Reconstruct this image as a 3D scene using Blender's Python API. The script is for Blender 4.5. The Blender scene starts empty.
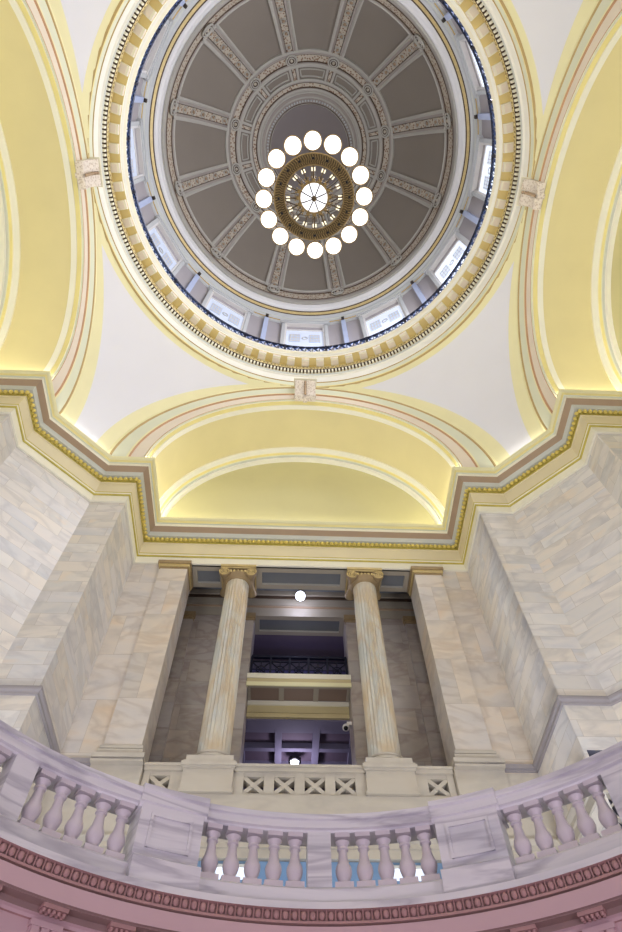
import bpy, math, random
from mathutils import Vector, Matrix
random.seed(7)
PI=math.pi; cos=math.cos; sin=math.sin
S=2.25          # metres per plan unit
CZ=1.6          # eye height above the ground floor
C=bpy.context.scene.collection
R=math.radians
# ------------------------------------------------------------------ colour / materials
def lin(c):
    o=[]
    for v in c[:3]:
        v/=255.0
        o.append(v/12.92 if v<=0.04045 else ((v+0.055)/1.055)**2.4)
    return (o[0],o[1],o[2],1.0)
def newmat(n):
    m=bpy.data.materials.new(n); m.use_nodes=True
    nt=m.node_tree; b=nt.nodes['Principled BSDF']
    return m,nt,b
def paint(n,c,rough=.6,var=.06,scale=1.5,metal=0,bump=0.0,spec=.3):
    m,nt,b=newmat(n); N=nt.nodes; L=nt.links
    tc=N.new('ShaderNodeTexCoord'); no=N.new('ShaderNodeTexNoise'); no.inputs['Scale'].default_value=scale; no.inputs['Detail'].default_value=3
    L.new(tc.outputs['Object'],no.inputs['Vector'])
    r=N.new('ShaderNodeValToRGB'); a=lin(c)
    r.color_ramp.elements[0].position=.3; r.color_ramp.elements[1].position=.7
    r.color_ramp.elements[0].color=[x*(1-var) for x in a[:3]]+[1]; r.color_ramp.elements[1].color=[min(1,x*(1+var)) for x in a[:3]]+[1]
    L.new(no.outputs['Fac'],r.inputs['Fac']); L.new(r.outputs['Color'],b.inputs['Base Color'])
    b.inputs['Roughness'].default_value=rough; b.inputs['Metallic'].default_value=metal; b.inputs['Specular IOR Level'].default_value=spec
    if bump:
        n2=N.new('ShaderNodeTexNoise'); n2.inputs['Scale'].default_value=40; L.new(tc.outputs['Object'],n2.inputs['Vector'])
        bp=N.new('ShaderNodeBump'); bp.inputs['Strength'].default_value=bump; bp.inputs['Distance'].default_value=.02
        L.new(n2.outputs['Fac'],bp.inputs['Height']); L.new(bp.outputs['Normal'],b.inputs['Normal'])
    return m
def emit(n,c,s):
    m,nt,b=newmat(n); b.inputs['Base Color'].default_value=lin(c)
    b.inputs['Emission Color'].default_value=lin(c); b.inputs['Emission Strength'].default_value=s
    return m
def marble(n,cols,bw=2.1,bh=.62,vein=(150,148,150),veinamt=.45,joint=True,vscale=.5,jointdark=.72,rough=.35,stretch=(1,1,2.2)):
    """polished marble: running-bond slabs (UV in metres), each slab with its own tint and veins"""
    m,nt,b=newmat(n); N=nt.nodes; L=nt.links
    uv=N.new('ShaderNodeUVMap'); uv.uv_map='UVMap'
    tc=N.new('ShaderNodeTexCoord')
    vec=tc.outputs['Object']; rnd=None
    if joint:
        br=N.new('ShaderNodeTexBrick'); br.offset=.5; br.inputs['Scale'].default_value=1
        br.inputs['Color1'].default_value=(0,0,0,1); br.inputs['Color2'].default_value=(1,1,1,1); br.inputs['Mortar'].default_value=(.5,.5,.5,1)
        br.inputs['Mortar Size'].default_value=.006; br.inputs['Mortar Smooth'].default_value=.3; br.inputs['Brick Width'].default_value=bw; br.inputs['Row Height'].default_value=bh
        L.new(uv.outputs['UV'],br.inputs['Vector'])
        mu=N.new('ShaderNodeVectorMath'); mu.operation='SCALE'; mu.inputs['Scale'].default_value=23.0
        L.new(br.outputs['Color'],mu.inputs[0])
        ad=N.new('ShaderNodeVectorMath'); ad.operation='ADD'; L.new(vec,ad.inputs[0]); L.new(mu.outputs[0],ad.inputs[1]); vec=ad.outputs[0]
        rnd=br.outputs['Color']
    mp=N.new('ShaderNodeMapping'); mp.inputs['Scale'].default_value=stretch; mp.inputs['Rotation'].default_value=(.35,.5,.3)
    L.new(vec,mp.inputs['Vector'])
    n1=N.new('ShaderNodeTexNoise'); n1.inputs['Scale'].default_value=vscale; n1.inputs['Detail'].default_value=5; n1.inputs['Distortion'].default_value=.5
    L.new(mp.outputs[0],n1.inputs['Vector'])
    r=N.new('ShaderNodeValToRGB'); cr=r.color_ramp
    while len(cr.elements)<len(cols): cr.elements.new(.5)
    for i,c in enumerate(cols):
        cr.elements[i].position=.28+.44*i/(len(cols)-1); cr.elements[i].color=lin(c)
    L.new(n1.outputs['Fac'],r.inputs['Fac']); col=r.outputs['Color']
    # veins
    n2=N.new('ShaderNodeTexNoise'); n2.inputs['Scale'].default_value=vscale*.9; n2.inputs['Detail'].default_value=4; n2.inputs['Distortion'].default_value=.6
    L.new(mp.outputs[0],n2.inputs['Vector'])
    rv=N.new('ShaderNodeValToRGB'); e=rv.color_ramp.elements; e[0].position=.42; e[0].color=(0,0,0,1); e[1].position=.5; e[1].color=(1,1,1,1); q=e.new(.56); q.color=(0,0,0,1)
    L.new(n2.outputs['Fac'],rv.inputs['Fac'])
    mv=N.new('ShaderNodeMath'); mv.operation='MULTIPLY'; mv.inputs[1].default_value=veinamt; L.new(rv.outputs['Color'],mv.inputs[0])
    mx=N.new('ShaderNodeMix'); mx.data_type='RGBA'; mx.inputs['B'].default_value=lin(vein)
    L.new(mv.outputs[0],mx.inputs['Factor']); L.new(col,mx.inputs['A']); col=mx.outputs['Result']
    if joint:
        tr=N.new('ShaderNodeValToRGB'); t=tr.color_ramp; t.elements[0].color=lin((236,237,240)); t.elements[1].color=(1,1,1,1)
        t.elements[0].position=0; t.elements[1].position=1; k=t.elements.new(.35); k.color=lin((255,250,243)); k=t.elements.new(.7); k.color=lin((246,246,250))
        L.new(rnd,tr.inputs['Fac'])
        m2=N.new('ShaderNodeMix'); m2.data_type='RGBA'; m2.blend_type='MULTIPLY'; m2.inputs['Factor'].default_value=1
        L.new(col,m2.inputs['A']); L.new(tr.outputs['Color'],m2.inputs['B'])
        m3=N.new('ShaderNodeMix'); m3.data_type='RGBA'; m3.blend_type='MULTIPLY'
        m3.inputs['B'].default_value=(jointdark,jointdark*.97,jointdark*.93,1)
        L.new(br.outputs['Fac'],m3.inputs['Factor']); L.new(m2.outputs['Result'],m3.inputs['A']); col=m3.outputs['Result']
    L.new(col,b.inputs['Base Color']); b.inputs['Roughness'].default_value=rough; b.inputs['Specular IOR Level'].default_value=.35
    return m
def ornament(n,ca,cb,scale=9,rough=.6):
    """two-colour carved / stencilled pattern"""
    m,nt,b=newmat(n); N=nt.nodes; L=nt.links
    tc=N.new('ShaderNodeTexCoord'); v=N.new('ShaderNodeTexVoronoi'); v.inputs['Scale'].default_value=scale; L.new(tc.outputs['Object'],v.inputs['Vector'])
    r=N.new('ShaderNodeValToRGB'); r.color_ramp.elements[0].position=.25; r.color_ramp.elements[1].position=.5
    r.color_ramp.elements[0].color=lin(ca); r.color_ramp.elements[1].color=lin(cb)
    L.new(v.outputs['Distance'],r.inputs['Fac']); L.new(r.outputs['Color'],b.inputs['Base Color']); b.inputs['Roughness'].default_value=rough
    bp=N.new('ShaderNodeBump'); bp.inputs['Strength'].default_value=.5; bp.inputs['Distance'].default_value=.03; L.new(v.outputs['Distance'],bp.inputs['Height']); L.new(bp.outputs['Normal'],b.inputs['Normal'])
    return m
WALLC=[(208,208,208),(220,217,213),(228,223,216),(222,220,216),(230,219,204)]
M=dict(
 wall=marble('wall_marble',WALLC,vein=(160,158,162),veinamt=.28,stretch=(1,1,2.2),bw=1.6,bh=.5),
 wallwarm=marble('warm_wall_marble',[(196,190,184),(214,207,198),(222,212,198),(222,204,182)],bw=2.6,bh=1.9,vein=(176,160,146),veinamt=.35),
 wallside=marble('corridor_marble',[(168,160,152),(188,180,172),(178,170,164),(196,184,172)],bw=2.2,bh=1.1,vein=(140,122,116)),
 column=marble('column_marble',[(180,184,180),(200,200,192),(210,202,184),(204,182,140)],joint=False,vscale=.5,vein=(190,156,104),veinamt=.4,stretch=(1.8,1.8,.7)),
 pale=marble('pale_marble',[(186,180,168),(204,196,182),(198,188,172)],joint=False,vscale=.5,vein=(176,168,160),veinamt=.3),
 balus=marble('balustrade_marble',[(200,200,206),(222,220,222),(212,210,214)],joint=False,vscale=.8,vein=(150,146,160),veinamt=.55,stretch=(.6,.6,5)),
 baluster=paint('baluster_marble',(206,198,202),.35,.05,3),
 pink=paint('pink_plaster',(202,172,174),.6,.03,1),
 pinkorn=paint('pink_carving',(178,140,136),.6,.06,4),
 pinkdark=paint('dull_rose_paint',(154,128,122),.6,.05,3),
 vault=paint('straw_yellow_plaster',(223,212,166),.75,.03,.5),
 lunette=paint('lunette_straw_plaster',(212,206,160),.75,.03,.5),
 pend=paint('white_plaster',(228,228,236),.75,.015,.4),
 band=paint('pale_yellow_paint',(236,230,186),.7,.02,1),
 yellow=paint('warm_yellow_paint',(234,222,156),.7,.03,1),
 cream=paint('cream_paint',(238,233,212),.65,.02,1),
 white=paint('ivory_paint',(240,238,228),.6,.02,1),
 sage=paint('pale_sage_paint',(222,224,202),.7,.02,1),
 blush=paint('blush_paint',(232,220,204),.7,.02,1),
 rust=paint('rust_line_paint',(196,154,116),.6,.05,2),
 tan=paint('tan_line_paint',(190,164,110),.6,.05,2),
 brown=paint('taupe_brown_paint',(174,150,124),.65,.04,1),
 grey=paint('grey_blue_paint',(204,206,198),.65,.03,1),
 frieze=paint('beige_frieze_paint',(224,212,176),.65,.03,1),
 olive=paint('olive_gold_paint',(194,178,84),.5,.1,3),
 gold=paint('gilding',(224,204,112),.38,.12,6,metal=.2),
 goldpale=paint('pale_gilding',(208,186,130),.45,.1,5,metal=.15),
 orn=ornament('carved_gold_ornament',(120,92,40),(222,204,146),14),
 consolem=ornament('carved_console',(196,180,164),(228,218,206),11),
 dome=paint('taupe_dome_plaster',(138,129,118),.8,.03,.3),
 domecap=paint('mauve_dome_plaster',(130,122,120),.8,.03,.3),
 dband=paint('grey_green_plaster',(160,152,144),.75,.03,1),
 dlight=paint('light_moulding_plaster',(182,178,168),.7,.03,1),
 dorn=ornament('dome_stencil',(132,98,74),(192,182,164),6),
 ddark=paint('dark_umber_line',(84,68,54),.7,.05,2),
 dwhite=paint('drum_white_paint',(226,224,222),.65,.02,1),
 drum=paint('drum_grey_plaster',(176,170,172),.75,.02,.5),
 drumtrim=paint('drum_pale_trim',(200,202,202),.65,.02,1),
 pilw=paint('bluish_white_enamel',(190,202,232),.35,.03,1),
 bronze=paint('dark_bronze',(60,52,44),.5,.1,6),
 navy=paint('navy_iron',(18,26,54),.35,.2,6,metal=.3,spec=.6),
 navyl=paint('steel_blue_iron',(46,74,128),.35,.25,9,metal=.2,spec=.6),
 iron=paint('black_blue_iron',(22,24,44),.45,.1,6,metal=.4),
 brass=paint('aged_brass',(92,76,52),.5,.25,12,metal=.3),
 brassl=paint('bright_brass',(146,122,78),.4,.2,12,metal=.4),
 candle=emit('lit_candle_tube',(255,244,214),.95),
 globe=emit('lit_opal_glass',(255,252,246),2.0),
 bowl=emit('lit_glass_bowl',(250,250,255),1.1),
 coolglobe=emit('cool_lit_globe',(226,232,255),9.0),
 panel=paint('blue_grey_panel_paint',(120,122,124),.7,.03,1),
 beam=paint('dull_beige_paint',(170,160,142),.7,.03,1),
 purple=paint('plum_coffer_paint',(104,92,108),.7,.05,1),
 purpled=paint('violet_frame_paint',(124,120,142),.7,.05,1),
 ochre=paint('ochre_beam_paint',(204,190,146),.65,.03,1),
 taupe=paint('taupe_coffer_paint',(142,122,108),.7,.03,1),
 capg=paint('gilded_tan_paint',(164,142,106),.5,.08,5,metal=.15),
 course=paint('shaded_marble_band',(158,152,154),.4,.05,2),  # marble greyed down, the string course's shade put into its colour
 modback=paint('straw_gold_soffit_paint',(226,204,140),.6,.03,1),
 floor=marble('floor_marble',[(150,145,140),(190,184,176),(170,160,150)],bw=1.2,bh=1.2),
 camw=paint('camera_housing_white',(214,210,208),.4,.02,2),
 black=paint('black_plastic',(20,20,24),.3,.02,2),
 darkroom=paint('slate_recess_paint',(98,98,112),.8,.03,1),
 bluewall=paint('blue_lit_wall',(150,178,206),.7,.03,1),  # blue light of the lower hall tinted into the wall colour
)
# ------------------------------------------------------------------ mesh builder (plan units -> metres)
class MB:
    def __init__(s): s.v=[];s.f=[];s.m=[];s.mats=[]
    def mi(s,m):
        m=M[m] if isinstance(m,str) else m
        if m not in s.mats: s.mats.append(m)
        return s.mats.index(m)
    def face(s,pts,m):
        b=len(s.v); s.v+=[tuple(p) for p in pts]; s.f.append(tuple(range(b,b+len(pts)))); s.m.append(s.mi(m))
    def grid(s,rows,m,closed=False,flip=False):
        """rows: list of rows of points; m: material or list per strip"""
        b=len(s.v); n=len(rows[0])
        for r in rows: s.v+=[tuple(p) for p in r]
        for i in range(len(rows)-1):
            mm=s.mi(m[i] if isinstance(m,(list,tuple)) else m)
            for j in range(n if closed else n-1):
                k=(j+1)%n
                q=(b+i*n+j,b+i*n+k,b+(i+1)*n+k,b+(i+1)*n+j)
                s.f.append(q[::-1] if flip else q); s.m.append(mm)
    def box(s,x0,x1,y0,y1,z0,z1,m,xf=None):
        p=[(x0,y0,z0),(x1,y0,z0),(x1,y1,z0),(x0,y1,z0),(x0,y0,z1),(x1,y0,z1),(x1,y1,z1),(x0,y1,z1)]
        if xf: p=[xf(*q) for q in p]
        b=len(s.v); s.v+=p; k=s.mi(m)
        for q in ((0,3,2,1),(4,5,6,7),(0,1,5,4),(1,2,6,5),(2,3,7,6),(3,0,4,7)): s.f.append(tuple(b+i for i in q)); s.m.append(k)
    def lathe(s,prof,m,n=24,c=(0,0),a0=0,a1=2*PI,xf=None,cap=True):
        """prof: (r,z) list"""
        full=abs(a1-a0-2*PI)<1e-6; k=n if full else n+1
        rows=[]
        for r,z in prof:
            row=[]
            for j in range(k):
                a=a0+(a1-a0)*j/n; p=(c[0]+r*sin(a),c[1]+r*cos(a),z)
                row.append(xf(*p) if xf else p)
            rows.append(row)
        s.grid(rows,m,closed=full)
        if cap and full:
            if prof[0][0]>1e-5: s.face(rows[0],m if not isinstance(m,(list,tuple)) else m[0])
            if prof[-1][0]>1e-5: s.face(rows[-1][::-1],m if not isinstance(m,(list,tuple)) else m[-1])
    def tube(s,pts,r,m,n=8,closed=False):
        P=[Vector(p) for p in pts]; rows=[]; N=len(P)
        rr=r if isinstance(r,(list,tuple)) else [r]*N
        for i,p in enumerate(P):
            a=P[(i-1)%N] if (closed or i>0) else p; b=P[(i+1)%N] if (closed or i<N-1) else p
            t=(b-a).normalized(); up=Vector((0,0,1)) if abs(t.z)<.95 else Vector((1,0,0))
            u=t.cross(up).normalized(); w=u.cross(t)
            rows.append([tuple(p+u*rr[i]*cos(2*PI*j/n)+w*rr[i]*sin(2*PI*j/n)) for j in range(n)])
        if closed: rows.append(rows[0])
        s.grid(rows,m,closed=True)
        if not closed: s.face(rows[0][::-1],m); s.face(rows[-1],m)
    def ball(s,c,r,m,nu=10,nv=6,sc=(1,1,1),rot=0):
        rows=[]
        for i in range(nv+1):
            t=-PI/2+PI*i/nv; row=[]
            for j in range(nu):
                x,y,z=r*cos(t)*cos(2*PI*j/nu)*sc[0],r*cos(t)*sin(2*PI*j/nu)*sc[1],r*sin(t)*sc[2]
                x,y=x*cos(rot)+y*sin(rot),-x*sin(rot)+y*cos(rot)
                row.append((c[0]+x,c[1]+y,c[2]+z))
            rows.append(row)
        s.grid(rows,m,closed=True)
    def build(s,name,parent=None,loc=None,smooth=True,ang=35,kind=None,weld=True):
        me=bpy.data.meshes.new(name)
        me.from_pydata([(x*S,y*S,z*S) for x,y,z in s.v],[],s.f)
        for m in s.mats: me.materials.append(m)
        me.polygons.foreach_set('material_index',s.m)
        if weld:
            import bmesh
            bm=bmesh.new(); bm.from_mesh(me); bmesh.ops.remove_doubles(bm,verts=bm.verts,dist=1e-4); bm.to_mesh(me); bm.free()
        uvl=me.uv_layers.new(name='UVMap'); d=uvl.data
        vs=me.vertices
        for p in me.polygons:
            n=p.normal
            if abs(n.z)<.7:
                L=math.hypot(n.x,n.y); tx,ty=-n.y/L,n.x/L
                for li in p.loop_indices:
                    co=vs[me.loops[li].vertex_index].co; d[li].uv=(co.x*tx+co.y*ty+n.x*7.3,co.z)
            else:
                for li in p.loop_indices:
                    co=vs[me.loops[li].vertex_index].co; d[li].uv=(co.x,co.y)
        if smooth:
            me.polygons.foreach_set('use_smooth',[True]*len(me.polygons)); me.set_sharp_from_angle(angle=R(ang))
        me.update()
        o=bpy.data.objects.new(name,me); C.objects.link(o)
        if parent: o.parent=parent
        else: o.location=(0,0,CZ)
        if loc: o.location=((loc[0])*S,loc[1]*S,loc[2]*S+(0 if parent else CZ))
        if kind: o['kind']=kind
        return o
def thing(name,label,cat,loc=(0,0,0),rz=0,group=None,kind=None):
    o=bpy.data.objects.new(name,None); C.objects.link(o); o.empty_display_size=.2
    o.location=(loc[0]*S,loc[1]*S,loc[2]*S+CZ); o.rotation_euler=(0,0,rz)
    if label: o['label']=label
    if cat: o['category']=cat
    if group: o['group']=group
    if kind: o['kind']=kind
    return o
def tag(o,label,cat,group=None):
    o['label']=label; o['category']=cat
    if group: o['group']=group
    return o
def dup(root,loc,rz,label=None,group=None):
    r=root.copy(); C.objects.link(r); r.location=(loc[0]*S,loc[1]*S,loc[2]*S+CZ); r.rotation_euler=(0,0,rz)
    if label: r['label']=label
    if group: r['group']=group
    for ch in list(root.children):
        c=ch.copy(); C.objects.link(c); c.parent=r
        for g in list(ch.children):
            d=g.copy(); C.objects.link(d); d.parent=c
    return r
def struct(o): o['kind']='structure'; return o
def polar(a,r,z): return (r*sin(a),r*cos(a),z)   # a=0 faces the front arm (+y), clockwise to +x
# ------------------------------------------------------------------ plan of the crossing
A2,B2,C2,D2=3.118,4.752,3.707,6.087
T=math.tan(PI/8)
def loop(e,aa=None):
    a,b,c,d=A2-e,B2-e,C2-T*e,D2-e
    q=[(-a,d),(a,d),(a,b),(c,b),(b,c),(b,a)]
    out=[]
    for k in range(4):
        for (x,y) in q:
            for _ in range(k): x,y=y,-x
            out.append((x,y))
    return out
L0=loop(0)
# indices per arm k: 6k..6k+5 ; arm end = segment (6k,6k+1); side (6k+1,6k+2); face (6k+2,6k+3); diagonal (6k+3,6k+4); face (6k+4,6k+5); side (6k+5, next 6k+6)
ARM=['front','right','back','left']; COR=['front_right','back_right','back_left','front_left']
ZTOP=8.97; ZFLOOR=1.36
def seg(mb,p,q,z0,z1,m): mb.face([(p[0],p[1],z0),(q[0],q[1],z0),(q[0],q[1],z1),(p[0],p[1],z1)],m)
for k in range(4):
    P=lambda i: L0[(6*k+i)%24]
    if k>0:
        w=MB(); seg(w,P(0),P(1),ZFLOOR,ZTOP,'wall'); struct(w.build('wall_'+ARM[k]))
    w=MB(); seg(w,P(1),P(2),ZFLOOR,ZTOP,'wall')
    if k==0:
        x0,x1,zt=3.16,3.42,4.27     # small recess in the right-hand pier face
        y=B2
        seg(w,P(2),P(3),zt,ZTOP,'wall'); seg(w,P(2),(x0,y),ZFLOOR,zt,'wall'); seg(w,(x1,y),P(3),ZFLOOR,zt,'wall')
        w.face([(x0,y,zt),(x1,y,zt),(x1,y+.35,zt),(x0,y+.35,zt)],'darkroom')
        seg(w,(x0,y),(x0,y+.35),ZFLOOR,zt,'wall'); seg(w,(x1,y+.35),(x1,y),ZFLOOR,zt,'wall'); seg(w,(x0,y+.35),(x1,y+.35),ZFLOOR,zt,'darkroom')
    else: seg(w,P(2),P(3),ZFLOOR,ZTOP,'wall')
    seg(w,P(3),P(4),ZFLOOR,ZTOP,'wall'); seg(w,P(4),P(5),ZFLOOR,ZTOP,'wall'); seg(w,P(5),P(6),ZFLOOR,ZTOP,'wall')
    struct(w.build('wall_'+COR[k]))
# front wall: marble beside the columned opening
OP=2.05
w=MB()
for s,nm in ((-1,'left'),(1,'right')):
    v=MB(); xs=sorted([s*2.585,s*A2]); v.box(xs[0],xs[1],D2,D2+.5,4.86,ZTOP,'wallwarm'); struct(v.build('wall_front_pier_'+nm))
w.box(-A2,A2,D2,D2+.5,3.76,4.53,'pale')                # low wall carrying the lattice parapet
for s in (-1,1):
    xs=sorted([s*2.1,s*A2]); w.box(xs[0],xs[1],D2,D2+.5,ZFLOOR,3.76,'wallwarm')
    xs=sorted([s*2.67,s*A2]); w.box(xs[0],xs[1],D2,D2+.5,4.53,4.86,'pale')
struct(w.build('wall_front'))
w=MB()
for s in (-1,1):
    xs=sorted([s*2.67,s*3.11]); w.box(xs[0],xs[1],D2-.06,D2,4.90,4.96,'course'); w.box(xs[0],xs[1],D2-.035,D2,4.87,4.90,'course')
struct(w.build('trim_10',smooth=False))
# ------------------------------------------------------------------ great cornice
prof=[(0,8.955,'cream'),(.035,8.955,'cream'),(.035,9.125,'olive'),(.055,9.13,'olive'),(.06,9.15,'cream'),(.065,9.18,'olive'),(.07,9.2,'frieze'),(.06,9.50,'frieze'),(.075,9.51,'olive'),(.075,9.66,'grey'),(.125,9.67,'grey'),(.155,9.755,'brown'),(.165,9.765,'brown'),(.245,9.825,'cream'),(.245,9.90,'sage'),(.27,9.905,'yellow'),(.29,9.955,'band'),(.31,9.965,'band'),(.33,10.0,'band'),(.33,10.02,'band'),(-.05,10.02,'band')]
w=MB()
rows=[[(x,y,z) for x,y in loop(e)] for e,z,_ in prof]
w.grid(rows,[p[2] for p in prof[:-1]],closed=True)
cor=struct(w.build('trim_1',smooth=False))
w=MB(); lp=loop(.115); 
for i in range(24):
    p,q=lp[i],lp[(i+1)%24]; Ls=math.hypot(q[0]-p[0],q[1]-p[1]); n=max(1,round(Ls/.088))
    if i//6==2 or (i//6==1 and i%6==0) or (i//6==3 and i%6==0): continue
    for j in range(n):
        t=(j+.5)/n; w.ball((p[0]+(q[0]-p[0])*t,p[1]+(q[1]-p[1])*t,9.575),.037,'gold',8,5)
o=w.build('bead_moulding',parent=cor,weld=False); o['kind']='stuff'
# string course at the gallery floor + lower belt
def course(name,prof,m,skip=()):
    w=MB(); P3=[loop(e) for e,z in prof]
    for i in range(24):
        if i in skip: continue
        rows=[[(P3[k][i][0],P3[k][i][1],prof[k][1]),(P3[k][(i+1)%24][0],P3[k][(i+1)%24][1],prof[k][1])] for k in range(len(prof))]
        w.grid(rows,m)
    return struct(w.build(name,smooth=False))
course('trim_2',[(0,4.87),(.03,4.87),(.035,4.90),(.055,4.92),(.06,4.95),(.05,4.96),(.05,4.975),(0,4.985)],'course',skip=(0,))
course('trim_3',[(0,3.76),(.03,3.76),(.03,3.86),(.05,3.87),(.05,3.92),(.09,3.96),(.09,3.98),(0,4.0)],'pale')
# ------------------------------------------------------------------ arms: vaults, archivolts, lunettes
ZC=10.0; VR=2.95; FY=4.45
def arc(r,y,n=48,z0=ZC): return [(r*cos(PI-PI*j/n),y,z0+r*sin(PI-PI*j/n)) for j in range(n+1)]
def rot(k,p):
    x,y,z=p
    for _ in range(k): x,y=y,-x
    return (x,y,z)
def add_arcs(w,k,secs,mats,n=48):
    rows=[[rot(k,p) for p in arc(r,y,n)] for r,y in secs]; w.grid(rows,mats)
for k in range(4):
    w=MB()
    secs=[(2.99,FY+.03),(2.955,FY+.035),(2.95,FY+.12),(2.93,FY+.125),(2.93,FY+.23),(VR,FY+.24),(VR,5.66),(2.92,5.665),(2.92,5.78),(2.90,5.79),(2.88,5.84),(2.86,5.85),(2.86,5.90),(2.80,5.91),(2.80,6.0)]
    mats=['cream','yellow','cream','white','white','vault','cream','white','cream','yellow','sage','grey','white','white']
    add_arcs(w,k,secs,mats); struct(w.build('ceiling_%s_vault'%ARM[k],ang=30))
    w=MB(); row=[rot(k,p) for p in arc(2.81,5.995)]; w.face(row,'lunette'); struct(w.build('wall_%s_lunette'%ARM[k]))
    w=MB()   # archivolt on the crossing face
    secs=[(2.985,FY+.04),(2.985,FY+.0),(3.0,FY-.005),(3.03,FY+.02),(3.05,FY+.02),(3.27,FY+.02),(3.28,FY+.0),(3.295,FY-.01),(3.335,FY-.01),(3.345,FY),(3.62,FY),(3.635,FY-.02),(3.66,FY-.02),(3.74,FY-.02)]
    mats=['sage','rust','sage','blush','blush','rust','rust','band','sage','sage','tan','tan','band']
    add_arcs(w,k,secs,mats); struct(w.build('trim_%d'%(4+k),ang=30))
# pendentives: one sphere through the four arches and the ring
RO=3.72; RHO=math.hypot(4.43,RO); ZR=13.72
for k in range(4):
    w=MB(); nz=26; zs=[ZC-.0+ (ZR-ZC)*i/nz for i in range(nz+1)]
    zs=sorted(set(zs+[ZR-.16]))
    rows=[]
    for z in zs:
        rr=math.sqrt(max(RHO**2-(z-ZC)**2,0)); x=math.sqrt(max(RO**2-(z-ZC)**2,0)); a0=math.atan2(x,math.sqrt(rr*rr-x*x)); a1=PI/2-a0
        wd=min(.21/rr*1.25,(a1-a0)/2*.999)
        ang=[a0,a0+wd]+[a0+wd+(a1-a0-2*wd)*j/16 for j in range(1,16)]+[a1-wd,a1]
        rows.append([polar(a+k*PI/2,rr,z) for a in ang])
    for i in range(len(rows)-1):
        n=len(rows[0]); border=zs[i]>=ZR-.161
        for j in range(n-1):
            mat='band' if (border or j==0 or j==n-2) else 'pend'
            w.face([rows[i][j],rows[i][j+1],rows[i+1][j+1],rows[i+1][j]],mat)
    struct(w.build('ceiling_pendentive_'+COR[k],ang=40))
# ------------------------------------------------------------------ ring entablature under the gallery
rp=[(4.47,13.66,'tan'),(4.43,13.68,'yellow'),(4.43,13.74,'sage'),(4.42,13.90,'tan'),(4.40,13.91,'white'),(4.39,14.0,'white'),(4.41,14.02,'white'),(4.41,14.24,'white'),(4.37,14.27,'grey'),(4.36,14.36,'grey'),(4.39,14.38,'cream'),(4.40,14.42,'white'),(4.43,14.46,'tan'),(4.43,14.60,'ddark'),(4.335,14.61,'orn'),(4.325,14.74,'orn'),(4.36,14.76,'olive'),(4.36,14.86,'modback'),(4.36,14.90,'modback'),(4.15,14.92,'cream'),(4.15,14.99,'white'),(4.10,15.03,'cream'),(4.06,15.10,'cream'),(4.06,15.13,'cream'),(5.2,15.13,'cream')]  # umber strip above the dentils paints in the shade of their gaps
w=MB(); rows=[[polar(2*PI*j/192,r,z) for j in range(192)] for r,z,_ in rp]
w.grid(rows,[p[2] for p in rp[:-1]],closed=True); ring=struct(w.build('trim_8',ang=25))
w=MB(); n=320
for j in range(n):
    a=2*PI*j/n; w.box(-.022,.022,4.345,4.428,14.46,14.598,'cream',xf=lambda x,y,z,a=a:(x*cos(a)+y*sin(a),-x*sin(a)+y*cos(a),z))
o=w.build('dentil_band',parent=ring,weld=False,smooth=False); o['kind']='stuff'
w=MB(); n=300
for j in range(n): w.ball(polar(2*PI*(j+.5)/n,4.345,14.68),.03,'brassl',6,4)
o=w.build('bead_moulding',parent=ring,weld=False); o['kind']='stuff'
mod=MB(); mod.box(-.095,.095,4.16,4.345,14.80,14.915,'cream'); mod.box(-.075,.075,4.155,4.165,14.815,14.90,'blush'); mod.box(-.075,.075,4.2,4.335,14.785,14.80,'blush')
m0=mod.build('modillion',parent=ring,smooth=False); m0.rotation_euler=(0,0,-R(0))
for j in range(1,72):
    c=m0.copy(); C.objects.link(c); c.parent=ring; c.rotation_euler=(0,0,-R(5*j))
# keystone consoles
def console():
    t=thing('keystone_bracket','','bracket')
    w=MB(); pr=[(0,12.88),(-.06,12.9),(-.12,12.94),(-.13,12.99),(-.10,13.05),(-.08,13.15),(-.09,13.3),(-.13,13.45),(-.19,13.54),(-.22,13.6),(-.2,13.65),(-.15,13.68),(0,13.68)]
    for x0,x1,dd in ((-.24,-.035,0),(.035,.24,0),(-.045,.045,.03)):
        l=[(x0,y+dd,z) for y,z in pr]; r_=[(x1,y+dd,z) for y,z in pr]
        w.grid([l,r_],'consolem'); w.face(l[::-1],'consolem'); w.face(r_,'consolem')
    w.build('scroll',parent=t,ang=50)
    w=MB()
    bp=[];br_=[]
    for i in range(28):
        z=12.95+i*.024; bp.append((0,-.135-.01*abs(i-13)/14-(.07*(i-20)/8 if i>20 else 0),z)); br_.append(.012+.02*abs(sin(PI*i/3)))
    w.tube(bp,br_,'brown',8)
    w.build('bead_strip',parent=t)
    w=MB(); w.box(-.27,.27,-.23,.02,13.68,13.71,'cream'); w.build('top_slab',parent=t,smooth=False)
    return t
k0=console()
names=['tan carved scroll keystone bracket above the columned front bay, below the ring','carved scroll keystone bracket at the right side of the ring, above the right vault','carved scroll keystone bracket at the near side of the ring, behind the viewer','carved scroll keystone bracket at the left side of the ring, above the left vault']
k0['label']=names[0]; k0['group']='keystone brackets under the ring'; k0.location=(0,FY*S,CZ)
for k in range(1,4):
    a=k*PI/2; dup(k0,(FY*sin(a),FY*cos(a),0),-a,names[k])
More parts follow.
